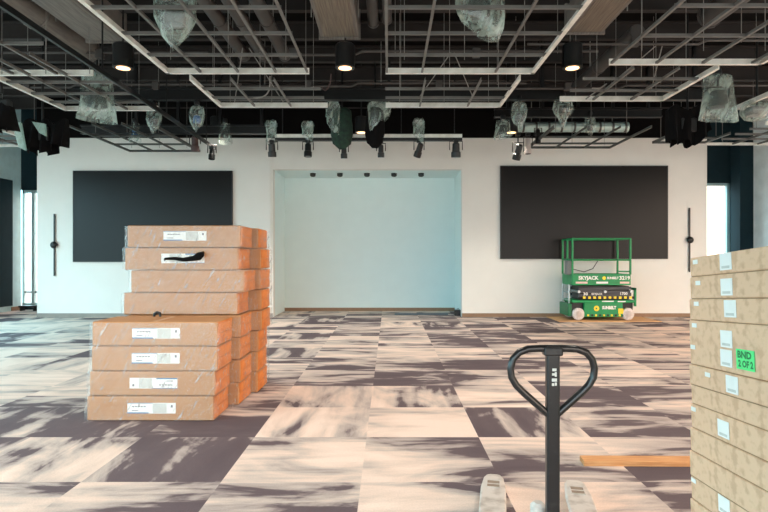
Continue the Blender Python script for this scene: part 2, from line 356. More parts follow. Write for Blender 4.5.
# ------------------------------------------------------------------ screens and wall furniture
def screen(x0, y0, x1, y1, label):
    a, c = at(x0, y0, BW), at(x1, y1, BW)
    s = thing('wall_screen', label, 'screen', ((a.x + c.x) / 2, BW, c.z))
    w, h = c.x - a.x, a.z - c.z
    MB().span((-w / 2 + .02, -.05, .02), (w / 2 - .02, -.0, h - .02)).build('display_panel', M['screen'], s)
    MB().span((-w / 2, -.06, 0), (w / 2, -.001, .02)).span((-w / 2, -.06, h - .02), (w / 2, -.001, h)).span((-w / 2, -.06, .02), (-w / 2 + .02, -.001, h - .02)).span((w / 2 - .02, -.06, .02), (w / 2, -.001, h - .02)).build('bezel', M['screenframe'], s)
screen(74, 171, 233, 262, 'large dark wall screen on the back wall, behind the tall pile of brown cartons')
screen(500, 166, 667, 259, 'large dark wall screen on the back wall, behind the green scissor lift')
def pull(px, y0, y1, yk, label):
    a, c = at(px, y0, BW), at(px, y1, BW); k = at(px, yk, BW)
    t = thing('wall_pull_bar', label, 'handle', (a.x, BW, c.z))
    MB().span((-.018, -.04, 0), (.018, -.015, a.z - c.z)).span((-.015, -.015, .05), (.015, -.001, .1)).span((-.015, -.015, a.z - c.z - .1), (.015, -.001, a.z - c.z - .05)).build('rod', M['black'], t)
    MB().lathe([(.02, 0), (.085, 0), (.095, .02), (.085, .045), (.04, .07), (.001, .075)], (0, -.04, k.z - c.z), 20, rot=Matrix.Rotation(PI / 2, 3, 'X')).build('knob', M['black'], t, smooth=True)
pull(55, 214, 276, 245, 'thin black vertical bar with round knob on the wall left of the left screen')
pull(689, 208, 272, 240, 'thin black vertical bar with round knob on the wall right of the right screen')
# small black items on the floor by the recess and window
t = thing('floor_box', 'small black box on the floor in the right corner of the white recess', 'box', (at(458, 0, 15.6).x, 15.6, 0))
MB().span((-.1, -.12, 0), (.1, .12, .16)).build('case', M['black'], t, bevel=.015)
MB().tube([(-.03, 0, .16), (-.03, 0, .19), (.03, 0, .19), (.03, 0, .16)], .008).build('grip', M['grey'], t)
t = MB().span((-1.5, -.05, 0), (0, .05, .035)).span((-1.5, -.02, .035), (0, .02, .05)).build('cable_ramp', mat('blue grey rubber', srgb(84, 98, 108), .5), None, (at(454, 0, 15.6).x - .15, 15.75, 0), bevel=.01)
tag(t, 'low blue grey floor strip before the recess, beside the small black box', 'cable cover')
t = thing('floor_bench', 'low dark bench on the floor under the tall left window', 'bench', (at(29, 0, 17).x, 17, 0))
MB().span((-.25, -.12, .1), (.25, .12, .16)).build('seat', M['black'], t, bevel=.01)
for sx in (-1, 1): MB().span((sx * .2 - .02, -.1, 0), (sx * .2 + .02, .1, .1)).build('leg', M['black'], t)

# ------------------------------------------------------------------ overhead: joists, ducts, pipes
for k in range(11):
    y = 3.2 + k * 1.2
    j = MB()
    j.span((XL, y - .06, 5.95), (XR, y + .06, 5.98)).span((XL, y - .06, 5.65), (XR, y + .06, 5.68)).span((XL, y - .008, 5.66), (XR, y + .008, 5.97))
    tag(j.build('ceiling_joist', M['joist']), 'dark painted steel joist crossing the room under the black roof deck', 'beam', 'joists under the roof deck')
def rect_duct(x0, x1, y0, y1, z, h, mt, label):
    t = thing('rectangular_duct', label, 'duct', ((x0 + x1) / 2, y1, z)); w = (x1 - x0) / 2
    MB().span((-w, y0 - y1, 0), (w, 0, h)).build('casing', M['duct'], t, bevel=.01)
    MB().span((-w + .05, y0 - y1, -.006), (w - .05, -.06, 0)).build('underside_panel', mt, t)
    for yy in (-.02, -1.6, -3.2): MB().span((-w - .03, yy - .02, -.03), (w + .03, yy + .02, h + .03)).build('flange', M['duct'], t)
    for sx in (-1, 1): MB().tube([(sx * (w + .04), -.8, -.02), (sx * (w + .04), -.8, ZD - z)], .008, 6).build('hanger_rod', M['steel'], t)
rect_duct(-4.72, -4.15, 3, 8.8, 5.0, .4, M['duct'], 'grey rectangular duct overhead at far left, running towards the back wall')
rect_duct(-1.05, -.47, 3, 8.65, 5.0, .4, M['liner'], 'beige ribbed rectangular duct overhead just left of the centre')
rect_duct(2.68, 3.22, 3, 8.46, 5.0, .4, M['liner'], 'beige ribbed rectangular duct overhead right of the right hanging bag')
def round_duct(x, y0, y1, z, r, label, m='pipe'):
    t = thing('round_duct', label, 'duct', (x, y1, z))
    MB().tube([(0, y0 - y1, 0), (0, 0, 0)], r, 16).build('pipe_run', M[m], t, smooth=True)
    for yy in [-.05 - k * 1.4 for k in range(int((y1 - y0) / 1.4))]: MB().tube([(0, yy - .02, 0), (0, yy + .02, 0)], r * 1.12, 16).build('collar', M[m], t, smooth=True)
    MB().tube([(0, -1, r), (0, -1, ZD - z)], .008, 6).build('hanger_rod', M['steel'], t)
round_duct(-5.15, 3, 9.6, 5.15, .2, 'thick grey round duct overhead, left of the rectangular duct at far left', 'duct')
for x, lab in ((-2.5, 'grey round pipe overhead, leftmost of the three behind the first hanging bag'), (-2.17, 'grey round pipe overhead, middle of the three behind the first hanging bag'), (-1.8, 'grey round pipe overhead, rightmost of the three behind the first hanging bag')):
    round_duct(x, 4, 9.7, 5.1, .1, lab)
round_duct(-.24, 3, 8.6, 5.2, .08, 'slim grey pipe overhead just right of the centre duct')
round_duct(-.03, 3, 8.5, 5.2, .07, 'slimmest grey pipe overhead, second to the right of the centre duct')
round_duct(4.9, 4, 8.6, 5.3, .17, 'grey round duct overhead at right above the ceiling grid')
round_duct(3.95, 8.9, 12, 5.2, .12, 'short grey round duct overhead behind the right rectangular duct')
for k, (x0, x1, y, z, lab) in enumerate([(-9, -3, 9.3, 4.95, 'thin grey conduit crossing overhead above the left grids'), (-3.2, 3.4, 9.1, 4.9, 'thin grey conduit crossing overhead above the centre grids, nearer one'),
        (-2.9, 2.6, 10.6, 4.85, 'thin grey conduit crossing overhead above the centre grids, farther one'), (2.2, 9, 8.9, 5.0, 'thin grey conduit crossing overhead above the right grids'), (1.8, 8.5, 10.9, 4.9, 'thin grey conduit crossing overhead behind the right grids'), (-8.5, -2.9, 11.0, 4.95, 'thin grey conduit crossing overhead behind the left grids')]):
    t = thing('conduit', lab, 'conduit', (x0, y, z)); L = x1 - x0
    MB().tube([(0, 0, 0), (L * .4, 0, 0), (L * .42, 0, .06), (L, 0, .06)], .022, 8).build('conduit_run', M['pipe'], t, smooth=True)
    for f in (.1, .5, .9): MB().tube([(L * f, 0, .03), (L * f, 0, ZD - z)], .006, 5).build('hanger_rod', M['steel'], t)
    for f in (.25, .7): MB().span((L * f - .06, -.05, -.04), (L * f + .06, .05, .1)).build('junction_box', M['pipe'], t, bevel=.006)
# spiral duct, window reflection put into its colour, above the right part of the back wall
t = thing('spiral_duct', 'shiny spiral duct with painted sheen lying crosswise above the right half of the back wall', 'duct', (3.3, 14.55, 5.0))
MB().tube([(0, 0, 0), (2.9, 0, 0)], .13, 18).build('pipe_run', M['sheenduct'], t, smooth=True)
for k in range(9): MB().tube([(.15 + k * .33, 0, 0), (.2 + k * .33, 0, 0)], .145, 18).build('spiral_seam', M['darktee'], t, smooth=True)
for x in (.4, 2.5): MB().tube([(x, 0, .12), (x, 0, ZD - 5.0)], .01, 6).build('hanger_rod', M['steel'], t)
# black bulkhead beams across the room in front of the back wall
for y, z0, z1, x0, x1, lab in ((12.75, 4.42, 4.62, -7.0, -2.6, 'black crosswise beam above the left screen'), (12.75, 4.8, 5.0, 2.4, 6.2, 'black crosswise beam above the right screen'), (11.2, 4.75, 5.0, -6.4, 6.4, 'long black crosswise beam nearer the camera above the whole stage wall')):
    t = thing('rigging_beam', lab, 'beam', ((x0 + x1) / 2, y, z0)); w = (x1 - x0) / 2
    MB().span((-w, -.07, 0), (w, .07, .03)).span((-w, -.07, z1 - z0 - .03), (w, .07, z1 - z0)).span((-w, -.01, .03), (w, .01, z1 - z0 - .03)).build('beam_section', M['black'], t)
    for k in range(5):
        x = -w + .3 + k * (2 * w - .6) / 4
        MB().span((x - .03, -.03, z1 - z0), (x + .03, .03, ZD - z0)).build('drop_post', M['black'], t)
# light track running back on the left, one on the right
def rail(x0, y0, x1, y1, z, label):
    t = thing('lighting_track', label, 'track', (x1, y1, z))
    v = Vector((x0 - x1, y0 - y1, 0)); L = v.length; a = math.atan2(v.y, v.x); rt = Matrix.Rotation(a, 3, 'Z')
    MB().box(v / 2, (L, .04, .07), rot=rt).build('channel', M['black'], t)
    for f in (.08, .35, .62, .9): MB().tube([v * f + Vector((0, 0, .04)), v * f + Vector((0, 0, ZD - z))], .012, 6).build('drop_rod', M['black'], t)
rail(-3.95, 4.5, -4.12, 13.3, 4.2, 'black lighting track running back over the left side, ending beside the back wall')

# ------------------------------------------------------------------ suspended ceiling grids
def cloud(x0, x1, y0, y1, z, mains, crosses, trims, label, tm='trim', tee='tee', braces=(), hang=True, th=.085):
    t = thing('ceiling_grid', label, 'ceiling grid', (x0, y1, z)); w = x1 - x0; L = y0 - y1
    sides = {'F': ((0, -.02, 0), (w, 0, th)), 'N': ((0, L, 0), (w, L + .02, th)), 'L': ((0, L, 0), (.02, 0, th)), 'R': ((w - .02, L, 0), (w, 0, th))}
    lips = {'F': ((0, -.055, -.004), (w, 0, 0)), 'N': ((0, L, -.004), (w, L + .055, 0)), 'L': ((0, L, -.004), (.055, 0, 0)), 'R': ((w - .055, L, -.004), (w, 0, 0))}
    for s in trims: MB().span(*sides[s]).span(*lips[s]).build('edge_trim', M[tm], t)
    for x in mains:
        x -= x0; MB().span((x - .016, L, 0), (x + .016, 0, .004)).span((x - .004, L, .004), (x + .004, 0, .045)).build('main_tee', M[tee], t)
    for y in crosses:
        y -= y1; MB().span((0, y - .016, .002), (w, y + .016, .006)).span((0, y - .004, .006), (w, y + .004, .045)).build('cross_tee', M[tee], t)
    if hang:
        for fx in (.12, .5, .88):
            for fy in (.12, .7): MB().tube([(w * fx, L * fy, .03), (w * fx, L * fy, ZD - z)], .005, 5).build('hanger_wire', M['steel'], t)
    for (a, c) in braces: MB().tube([Vector(a) - Vector((x0, y1, z)), Vector(c) - Vector((x0, y1, z))], .008, 6).build('brace_wire', M['steel'], t)
Z = 4.3
cr = [4.7, 5.4, 6.08, 6.78, 7.5]
cloud(-3.26, -1.17, 4, 8.22, Z, [-2.75, -2.2, -1.65, -1.19], cr, 'FL', 'bare ceiling grid with pale edge trim, left of centre, nearest the camera')
cloud(-.05, 2.13, 4, 8.22, Z, [-.03, .48, 1.55], cr, 'FR', 'bare ceiling grid with pale edge trim, right of centre, nearest the camera')
cloud(3.1, 5.25, 4, 7.9, Z + .02, [3.12, 3.75, 4.4, 5.1], [4.7, 5.4, 6.08, 6.9], 'FR', 'bare ceiling grid with pale edge trim at far right, nearest the camera')
cloud(-7.6, -4.38, 4, 8.3, Z, [-7, -6.3, -5.55, -4.9], [4.7, 5.4, 6.2, 7.1], 'F', 'bare ceiling grid with pale edge trim at far left, nearest the camera')
cloud(-3.03, -1.1, 8.5, 10.05, Z, [-2.4, -1.75], [9.0, 9.5], 'FL', 'small bare ceiling grid left of centre, second row from the camera',
      braces=[((-2.2, 8.8, 4.9), (-1.85, 9.8, 4.33)), ((-2.3, 8.8, 4.9), (-2.7, 9.8, 4.33))])
cloud(-.06, 2.0, 8.5, 10.05, Z, [.55, 1.4], [9.0, 9.5], 'FR', 'small bare ceiling grid right of centre, second row from the camera',
      braces=[((.95, 8.6, 4.75), (.5, 9.6, 4.33)), ((1.0, 8.6, 4.75), (1.45, 9.6, 4.33))])
cloud(2.94, 4.72, 8.0, 9.65, Z, [3.5, 4.15], [8.5, 9.1], 'FR', 'small bare ceiling grid at right, second row from the camera',
      braces=[((3.9, 8.2, 4.7), (3.5, 9.2, 4.33)), ((4.0, 8.2, 4.7), (4.3, 9.2, 4.33))])
cloud(-5.9, -4.2, 7.4, 10.2, Z - .02, [-5.3, -4.75], [8.6, 9.2, 9.7], 'FL', 'small bare ceiling grid at left behind the flared plastic bag')
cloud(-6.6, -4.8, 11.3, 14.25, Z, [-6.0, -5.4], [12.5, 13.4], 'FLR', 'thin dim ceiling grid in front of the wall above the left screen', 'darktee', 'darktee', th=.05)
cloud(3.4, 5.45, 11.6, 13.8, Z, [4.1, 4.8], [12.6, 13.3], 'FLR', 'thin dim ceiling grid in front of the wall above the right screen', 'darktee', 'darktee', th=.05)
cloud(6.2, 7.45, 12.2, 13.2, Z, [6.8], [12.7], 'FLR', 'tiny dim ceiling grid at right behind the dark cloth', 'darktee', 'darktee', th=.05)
cloud(7.6, 9.5, 11.3, 13.4, Z, [8.2, 8.8], [11.8, 12.3, 12.8], 'FRN', 'bright ceiling grid in the right rear corner by the right wall', th=.06)
cloud(6.3, 8.3, 8.3, 10.2, Z, [7.0, 7.6], [9.0, 9.6], 'FLR', 'pale ceiling grid at the right edge over the cartons side', th=.07)
cloud(-10.2, -8.2, 11.3, 13.6, Z, [-9.6, -8.9], [11.9, 12.5, 13.0], 'FLRN', 'bright ceiling grid in the left rear corner by the black door', th=.06)

# ------------------------------------------------------------------ lamps
def downlight(x, y, z, label, power=170, group=None):
    t = thing('pendant_downlight', label, 'lamp', (x, y, z), group=group); top = 4.96 if x > -3 and y < 9 else ZD
    MB().lathe([(.125, 0), (.15, 0), (.15, .34), (.13, .36), (.02, .36), (.001, .36)], n=28).build('can', M['black'], t, smooth=True)
    MB().lathe([(.001, -.001), (.1, -.001), (.1, -.006), (.001, -.006)], n=28).build('lamp_disc', M['lamp'], t)
    MB().tube([(0, 0, .36), (0, 0, top - z)], .014, 8).build('stem', M['black'], t)
    l = bpy.data.lights.new('warm_lamp', 'SPOT'); l.energy = power; l.color = (1, .91, .80); l.spot_size = R(100); l.spot_blend = .7; l.shadow_soft_size = .11
    o = bpy.data.objects.new('warm_lamp', l); C.objects.link(o); o.parent = t; o.location = (0, 0, -.03)
LAMP = 190
rows = [(8.55, [(-4.06, 'glowing downlight overhead at left beside the flared plastic bag'), (-.67, 'glowing downlight overhead near the middle below the centre duct'), (2.8, 'glowing downlight overhead right of centre below the right duct')]),
        (12.95, [(-3.98, 'small far downlight overhead at left in front of the back wall'), (-.64, 'small far downlight overhead above the recess'), (2.83, 'small far downlight overhead right of the recess')]),
        (4.1, [(-4.06, None), (-.67, None), (2.8, None)])]
for y, ls in rows:
    for x, lab in ls:
        downlight(x, y, 4.5, lab or 'downlight overhead above the picture, nearest the camera', LAMP, None if lab else 'downlights above the picture')

# ------------------------------------------------------------------ stage fixtures
def crumple(prof, seed, n=28, amp=.12, squash=.7, fall=0, slant=0):
    """a hanging plastic bag: profile of (radius, z) rings, creased by noise"""
    b = MB(); k = len(prof); rings = []
    sub = []
    for i in range(k - 1):
        for s in range(4):
            f = s / 4; sub.append((prof[i][0] * (1 - f) + prof[i + 1][0] * f, prof[i][1] * (1 - f) + prof[i + 1][1] * f))
    sub.append(prof[-1])
    for i, (r, z) in enumerate(sub):
        for j in range(n):
            w = 2 * PI * j / n
            q = mnoise.noise(Vector((math.cos(w) * 2.2 + seed * 7.1, math.sin(w) * 2.2, z * 2.5)))
            fold = math.sin(w * 4 + seed * 3 + z * 5) * .6 + math.sin(w * 7 + seed - z * 4) * .3
            rr = r * (1 + amp * (q * 1.5 + fold * .25))
            zz = z + (fall * math.cos(w + seed) * .12 + amp * .25 * q) * (1 if i > len(sub) - 5 else 0)
            hh = max(q_[1] for q_ in prof); zz -= slant * math.cos(w) * max(0, 1 - z / hh) * r * 1.6
            b.v.append(Vector((rr * math.cos(w), rr * math.sin(w) * squash, zz)))
    m = len(sub)
    for i in range(m - 1):
        for j in range(n):
            b.f.append((i * n + j, i * n + (j + 1) % n, (i + 1) * n + (j + 1) % n, (i + 1) * n + j)); b.m.append(0)
    return b
def bagged(px, ytop, ybot, wpx, D, label, shape='sack', seed=1, top=None, slant=0, name='bagged_stage_light', fall=.3, cat='stage light', body='black'):
    a = at(px, ytop, D); c = at(px, ybot, D); w = wpx / FPX * D / 2; h = a.z - c.z
    t = thing(name, label, cat, (a.x, D, c.z))
    if shape == 'sack': prof = [(w * .35, h), (w * .8, h * .9), (w * 1.0, h * .65), (w * .95, h * .4), (w * .6, h * .15), (w * .12, 0)]
    elif shape == 'point': prof = [(w * .7, h), (w * .9, h * .8), (w, h * .5), (w * .8, h * .3), (w * .5, h * .15), (w * .2, 0)]
    elif shape == 'slant': prof = [(w * .7, h), (w * .95, h * .75), (w, h * .45), (w * .98, h * .25), (w * .85, h * .12), (w * .45, h * .06)]
    else: prof = [(w * .4, h), (w * .7, h * .95), (w * .76, h * .7), (w * .82, h * .4), (w * .95, h * .12), (w * .98, 0)]
    crumple(prof, seed, fall=fall, slant=slant, amp=.07 if shape == 'skirt' else .12).build('plastic_bag', M['bag'], t, smooth='all')
    q = min(w * .5, h * .28)
    MB().lathe([(q * .5, 0), (q * .95, q * .1), (q, q * .8), (q * .75, q * 1.7), (q * .3, q * 1.9)], (0, 0, h * .28), 16).build('lamp_head', M[body], t, smooth=True)
    y = MB().tube([(-q * 1.15, 0, h * .5), (-q * 1.15, 0, h * .28 + q * 2.2), (q * 1.15, 0, h * .28 + q * 2.2), (q * 1.15, 0, h * .5)], q * .1, 6)
    y.build('yoke', M['black'], t)
    MB().tube([(0, 0, h * .28 + q * 2.2), (0, 0, (top or 4.6) - c.z + .02)], .02, 8).lathe([(.05, 0), (.06, .05), (.05, .1)], (0, 0, h), 12).build('hanging_rod', M['black'], t, smooth=True)
    return t
bagged(175, -25, 46, 43, 6.3, 'large clear plastic bag over a stage light, top left, hanging nearest the camera', 'sack', 1, 4.98)
bagged(479, -34, 36, 47, 6.3, 'large clear plastic bag over a stage light, hanging right of centre at the top', 'slant', 2.6, ZD, slant=.42)
bagged(97, 72, 121, 40, 9.4, 'flared milky plastic bag over a stage light, at left above the brown carton pile', 'skirt', 3.3, 4.9)
bagged(718, 75, 121, 38, 9.4, 'flared milky plastic bag over a stage light, at right above the kraft carton stack', 'skirt', 4.2, 4.9)
bagged(154, 107, 132, 16, 11.2, 'small plastic bagged stage light below the left beam, next after the flared bag', 'point', 5.1, 4.76)
bagged(197, 105, 130, 16, 11.2, 'small plastic bagged stage light with blue inside, right of the left lighting track', 'sack', 6.4, 4.76, body='blue2')
bagged(135, 123, 141, 13, 12.75, 'small far bagged stage light with blue inside, above the right edge of the left screen', 'skirt', 7.7, 4.44, body='blue2')
bagged(225, 123, 143, 14, 12.75, 'small far bagged stage light above the left edge of the recess wall', 'skirt', 8.3, 4.44)
bagged(590, 116, 136, 11, 12.75, 'small far bagged stage light above the middle of the right screen', 'point', 9.1, 4.82)
bagged(519, 101, 128, 16, 11.2, 'plastic bagged stage light right of the recess, left of a leaning bag', 'sack', 10.5, 4.76)
bagged(563, 98, 121, 20, 11.2, 'leaning plastic bagged stage light above the green scissor lift', 'point', 11.2, 4.76, fall=1.2)
bagged(503, 120, 138, 18, 12.0, 'low triangular plastic bag over a stage light at the right end of the recess', 'skirt', 12.8, 4.5)
# the horizontal wrinkled bag at the right edge
t = thing('bagged_projector', 'wrinkled plastic bag around a projector at the right edge beside the flared bag', 'projector', (at(757, 110, 9.8).x, 9.8, at(757, 121, 9.8).z))
crumple([(.03, .36), (.2, .34), (.27, .25), (.28, .14), (.2, .03), (.04, 0)], 13.4, amp=.1, squash=.8).build('plastic_bag', M['bag'], t, smooth='all')
MB().span((-.17, -.14, .09), (.17, .14, .24)).build('projector_body', M['grey'], t, bevel=.02)
MB().tube([(0, 0, .24), (0, 0, 1.6)], .02, 8).build('hanging_rod', M['black'], t)

# pale batten over the recess with paired spotlights
bz = 4.24
t = thing('lighting_batten', 'long pale lighting batten with black underside above the white recess', 'batten', ((at(275, 0, 12.5).x + at(462, 0, 12.5).x) / 2, 12.5, bz))
w = (at(462, 0, 12.5).x - at(275, 0, 12.5).x) / 2
MB().span((-w, -.03, .04), (w, .03, .12)).build('channel', M['trim'], t)
MB().span((-w, -.05, -.03), (w, .05, .035)).build('wiring_trough', M['black'], t)
for f in (-.92, -.35, .35, .92): MB().tube([(w * f, 0, .12), (w * f, 0, ZD - bz)], .012, 6).build('drop_rod', M['black'], t)
def spot(px, py, D, length, rad, tilt, label, bag=None, seed=1, ztop=bz - .03, yaw=0, m='black', group=None):
    c = at(px, py, D)
    t = thing('spotlight', label, 'spotlight', (c.x, D, c.z))
    rt = (Matrix.Rotation(yaw, 3, 'Z') @ Matrix.Rotation(tilt, 3, 'X'))
    MB().lathe([(rad * .5, length / 2), (rad * .8, length * .42), (rad * .85, -length * .1), (rad * 1.05, -length * .15), (rad * 1.05, -length * .5)], n=16, rot=rt).build('barrel', M[m], t, smooth=True)
    MB().lathe([(rad * .9, -length * .502), (rad * .9, -length * .51)], n=16, rot=rt).build('lens', M['lens'], t)
    MB().tube([(-rad * 1.4, 0, 0), (-rad * 1.4, 0, length * .6), (rad * 1.4, 0, length * .6), (rad * 1.4, 0, 0)], .012, 6).build('yoke', M['black'], t)
    MB().tube([(0, 0, length * .6), (0, 0, ztop - c.z)], .016, 6).span((-.05, -.05, ztop - c.z - .06), (.05, .05, ztop - c.z)).build('clamp', M['black'], t)
    if bag:
        bh_ = bag[1]; bw = bag[0]
        crumple([(bw * .7, bh_), (bw, bh_ * .8), (bw * .9, bh_ * .5), (bw * .8, bh_ * .25), (bw * .95, 0)], seed, amp=.16, fall=1).build('plastic_bag', M['bag'], t, loc=(0, -.05, length * .75), smooth='all')
o_ = ['leftmost', 'second from left', 'third from left', 'fourth from left', 'second from right', 'rightmost']
spot(272, 150, 12.4, .3, .09, .2, 'black spotlight with clear plastic bag, leftmost below the pale batten', (.13, .42), 1.2)
spot(308, 150, 12.4, .3, .085, -.1, 'black spotlight with crumpled plastic bag, second from left below the pale batten', (.14, .4), 2.9)
spot(344, 152, 12.4, .28, .07, .1, 'small black spotlight below the pale batten, half behind the left dark green lamp')
spot(381, 151, 12.4, .28, .07, .1, 'small black spotlight below the pale batten, half behind the right dark lamp')
spot(419, 150, 12.4, .32, .08, .5, 'tilted black spotlight with clear plastic bag, second from right below the pale batten', (.14, .45), 3.7, yaw=.6)
spot(456, 150, 12.4, .32, .1, .1, 'bare black spotlight, rightmost below the pale batten')
spot(212, 153, 12.9, .3, .07, -.2, 'thin black spotlight hanging at the end of the left lighting track', ztop=4.16)
spot(195, 144, 12.9, .36, .09, .1, 'stage spotlight with dull red casing left of the lighting track end', ztop=4.45, m='redgel')
spot(518, 152, 12.8, .36, .09, .4, 'tilted black spotlight, lowest right of the recess', ztop=4.45, yaw=.5)
spot(528, 146, 12.8, .36, .07, .0, 'pale brown spotlight right of the recess beside the tilted black one', ztop=4.45, m='hub')
spot(538, 136, 12.8, .3, .06, .0, 'small dark spotlight right of the recess under the spiral duct', ztop=4.45)
# two big shrouded lamps in front of the batten
def shroud(px, y0, y1, wpx, D, bagpx, label, seed, m):
    a, c = at(px, y0, D), at(px, y1, D); h = a.z - c.z; w = wpx / FPX * D / 2
    t = thing('shrouded_moving_light', label, 'stage light', (a.x, D, c.z))
    crumple([(w * .5, h), (w * .85, h * .92), (w * .95, h * .6), (w, h * .35), (w * .8, h * .12), (w * .3, 0)], seed, amp=.08, squash=.8).build('cloth_shroud', m, t, smooth='all')
    bx, by0, by1, bw = bagpx
    p0, p1 = at(bx, by0, D), at(bx, by1, D); bh_ = p0.z - p1.z; bw = bw / FPX * D / 2
    crumple([(bw * .6, bh_), (bw, bh_ * .8), (bw * .95, bh_ * .4), (bw * .8, 0)], seed + 2, amp=.18, fall=1.2).build('plastic_bag', M['bag'], t, loc=(p0.x - a.x, -.16, p1.z - c.z), smooth='all')
    MB().tube([(0, 0, h * .9), (0, 0, ZD - c.z)], .02, 8).build('hanging_rod', M['black'], t)
gcloth = mat('dark green cloth', srgb(26, 58, 44), .8, nscale=14, col2=srgb(18, 36, 30), bump=.3)
shroud(342, 108, 149, 22, 11.8, (334, 102, 130, 15), 'dark green shrouded moving light with plastic bag, hanging left of the recess middle', 1.7, gcloth)
shroud(375, 108, 148, 19, 11.8, (380, 101, 126, 23), 'black shrouded moving light with plastic bag on top, hanging right of the recess middle', 4.4, M['blackmat'])
# draped black cloth over fixtures at left and right
def drape(pts, D, label, seed, sheets, drop=4.75):
    cx = sum(p[0] for p in pts) / len(pts); cyb = max(p[1] for p in pts)
    o0 = at(cx, cyb, D); t = thing('draped_speaker', label, 'speaker', o0)
    fine = []
    for i in range(len(pts) - 1):
        for u in range(4):
            f = u / 4; e_ = (1 - math.cos(PI * f)) / 2; fine.append((pts[i][0] + (pts[i + 1][0] - pts[i][0]) * f, pts[i][1] + (pts[i + 1][1] - pts[i][1]) * e_))
    pts = fine + [pts[-1]]
    ys = [p[1] for p in pts]; b = MB(); n = len(pts); m = 8
    for side in (0, 1):
        for j in range(m + 1):
            f = j / m
            for i, (x, y) in enumerate(pts):
                yt = min(ys) - 24 + 3 * math.sin(i * .6 + seed); p = at(x, yt + (y - yt) * f, D)
                s = (math.sin(i * .95 + seed + f) * .06 + math.sin(i * .37 + seed * 2) * .05) * (.3 + f)
                b.v.append(Vector((p.x - o0.x, (-.13 if side == 0 else .13) * (.5 + .5 * f) + s, p.z - o0.z)))
    W = n * (m + 1)
    for side in (0, 1):
        for j in range(m):
            for i in range(n - 1):
                q = side * W + j * n + i; b.f.append((q, q + 1, q + n + 1, q + n)); b.m.append(0)
    for j in range(m):
        for i in (0, n - 1):
            q = j * n + i; b.f.append((q, q + n, q + n + W, q + W)); b.m.append(0)
    for i in range(n - 1): b.f.append((i, i + 1, i + 1 + W, i + W)); b.m.append(0)
    b.build('black_cloth', M['blackmat'], t, smooth=True)
    for tri in sheets:
        q = [at(x, y, D) - o0 for x, y in tri]; c = MB(); k = len(q)
        c.add([(v.x, -.26, v.z) for v in q] + [(v.x * .98, -.2, v.z) for v in q], [tuple(range(k)), tuple(range(2 * k - 1, k - 1, -1))] + [(i, (i + 1) % k, (i + 1) % k + k, i + k) for i in range(k)])
        c.build('plastic_flap', M['bagflap'], t)
    MB().span((-.14, -.07, .25), (.14, .07, .5)).build('speaker_cabinet', M['black'], t, bevel=.02)
    MB().tube([(0, 0, .6), (0, 0, ZD - o0.z)], .02, 8).build('hanging_rod', M['black'], t)
M['bagflap'] = film('pale green plastic flap', (.66, .86, .76, 1), .5, .2, 5, (2, 2, .6), .4, .7, .35)
drape([(21, 147), (26, 150), (34, 155), (39, 149), (44, 155), (51, 151), (59, 146), (67, 147)], 10.2, 'black draped speaker with pale green plastic flaps, hanging at far left before the back wall', .5,
      [[(21, 126), (29, 126), (34, 153), (28, 150)], [(41, 125), (53, 127), (54, 139), (48, 136)]])
drape([(667, 142), (674, 146), (684, 141), (694, 146), (700, 138), (706, 132)], 10.2, 'black draped speaker hanging at right beside the flared milky bag', 2.2, [])
drape([(-8, 130), (-2, 128), (4, 131), (12, 129)], 9.0, 'dark draped speaker cut by the left edge of the picture', 1.1, [])
# five little spot heads under the soffit of the recess
for k, px in enumerate((313, 340, 367, 394, 421)):
    p = at(px, 172.5, 16.0)
    t = thing('recess_spot', 'little dark spot head under the recess soffit, ' + ['leftmost of five', 'second from left', 'middle of five', 'second from right', 'rightmost of five'][k], 'spotlight', (p.x, 16.0, p.z))
    MB().lathe([(.06, -.1), (.08, -.1), (.09, .06), (.05, .1), (.001, .1)], n=14, rot=Matrix.Rotation(-.4, 3, 'X')).build('head', M['black'], t, smooth=True)
    MB().tube([(0, 0, .05), (0, 0, rz - p.z)], .02, 8).build('stem', M['black'], t)
# cables hooked on the grids
def cable(pts, r, label, m='steel'):
    p = [Vector(q) for q in pts]; o0 = p[0].copy(); sm = []
    for i in range(len(p) - 1):
        a, b_, c, d_ = p[max(i - 1, 0)], p[i], p[i + 1], p[min(i + 2, len(p) - 1)]
        for s in range(6):
            u = s / 6; sm.append(.5 * ((2 * b_) + (c - a) * u + (2 * a - 5 * b_ + 4 * c - d_) * u * u + (3 * b_ - a - 3 * c + d_) * u ** 3) - o0)
    sm.append(p[-1] - o0)
    tag(MB().tube(sm, r, 6).build('hanging_cable', M[m], None, o0, smooth=True), label, 'cable')
cable([at(270, 76, 9.2), at(269, 90, 9.3), at(262, 97, 9.4), at(246, 98, 9.6)], .012, 'pale looped cable hanging from the small grid left of centre')
cable([at(331, 74, 9.2), at(330, 83, 9.3), at(326, 90, 9.4), at(322, 88, 9.6)], .012, 'short dull red cable loop hanging left of the middle downlight', 'redgel')
cable([at(592, 88, 9.0), at(600, 88, 9.0), at(606, 84, 9.0), at(590, 96, 9.2), at(586, 99, 9.3)], .012, 'tangled pale cable on the small grid at right')

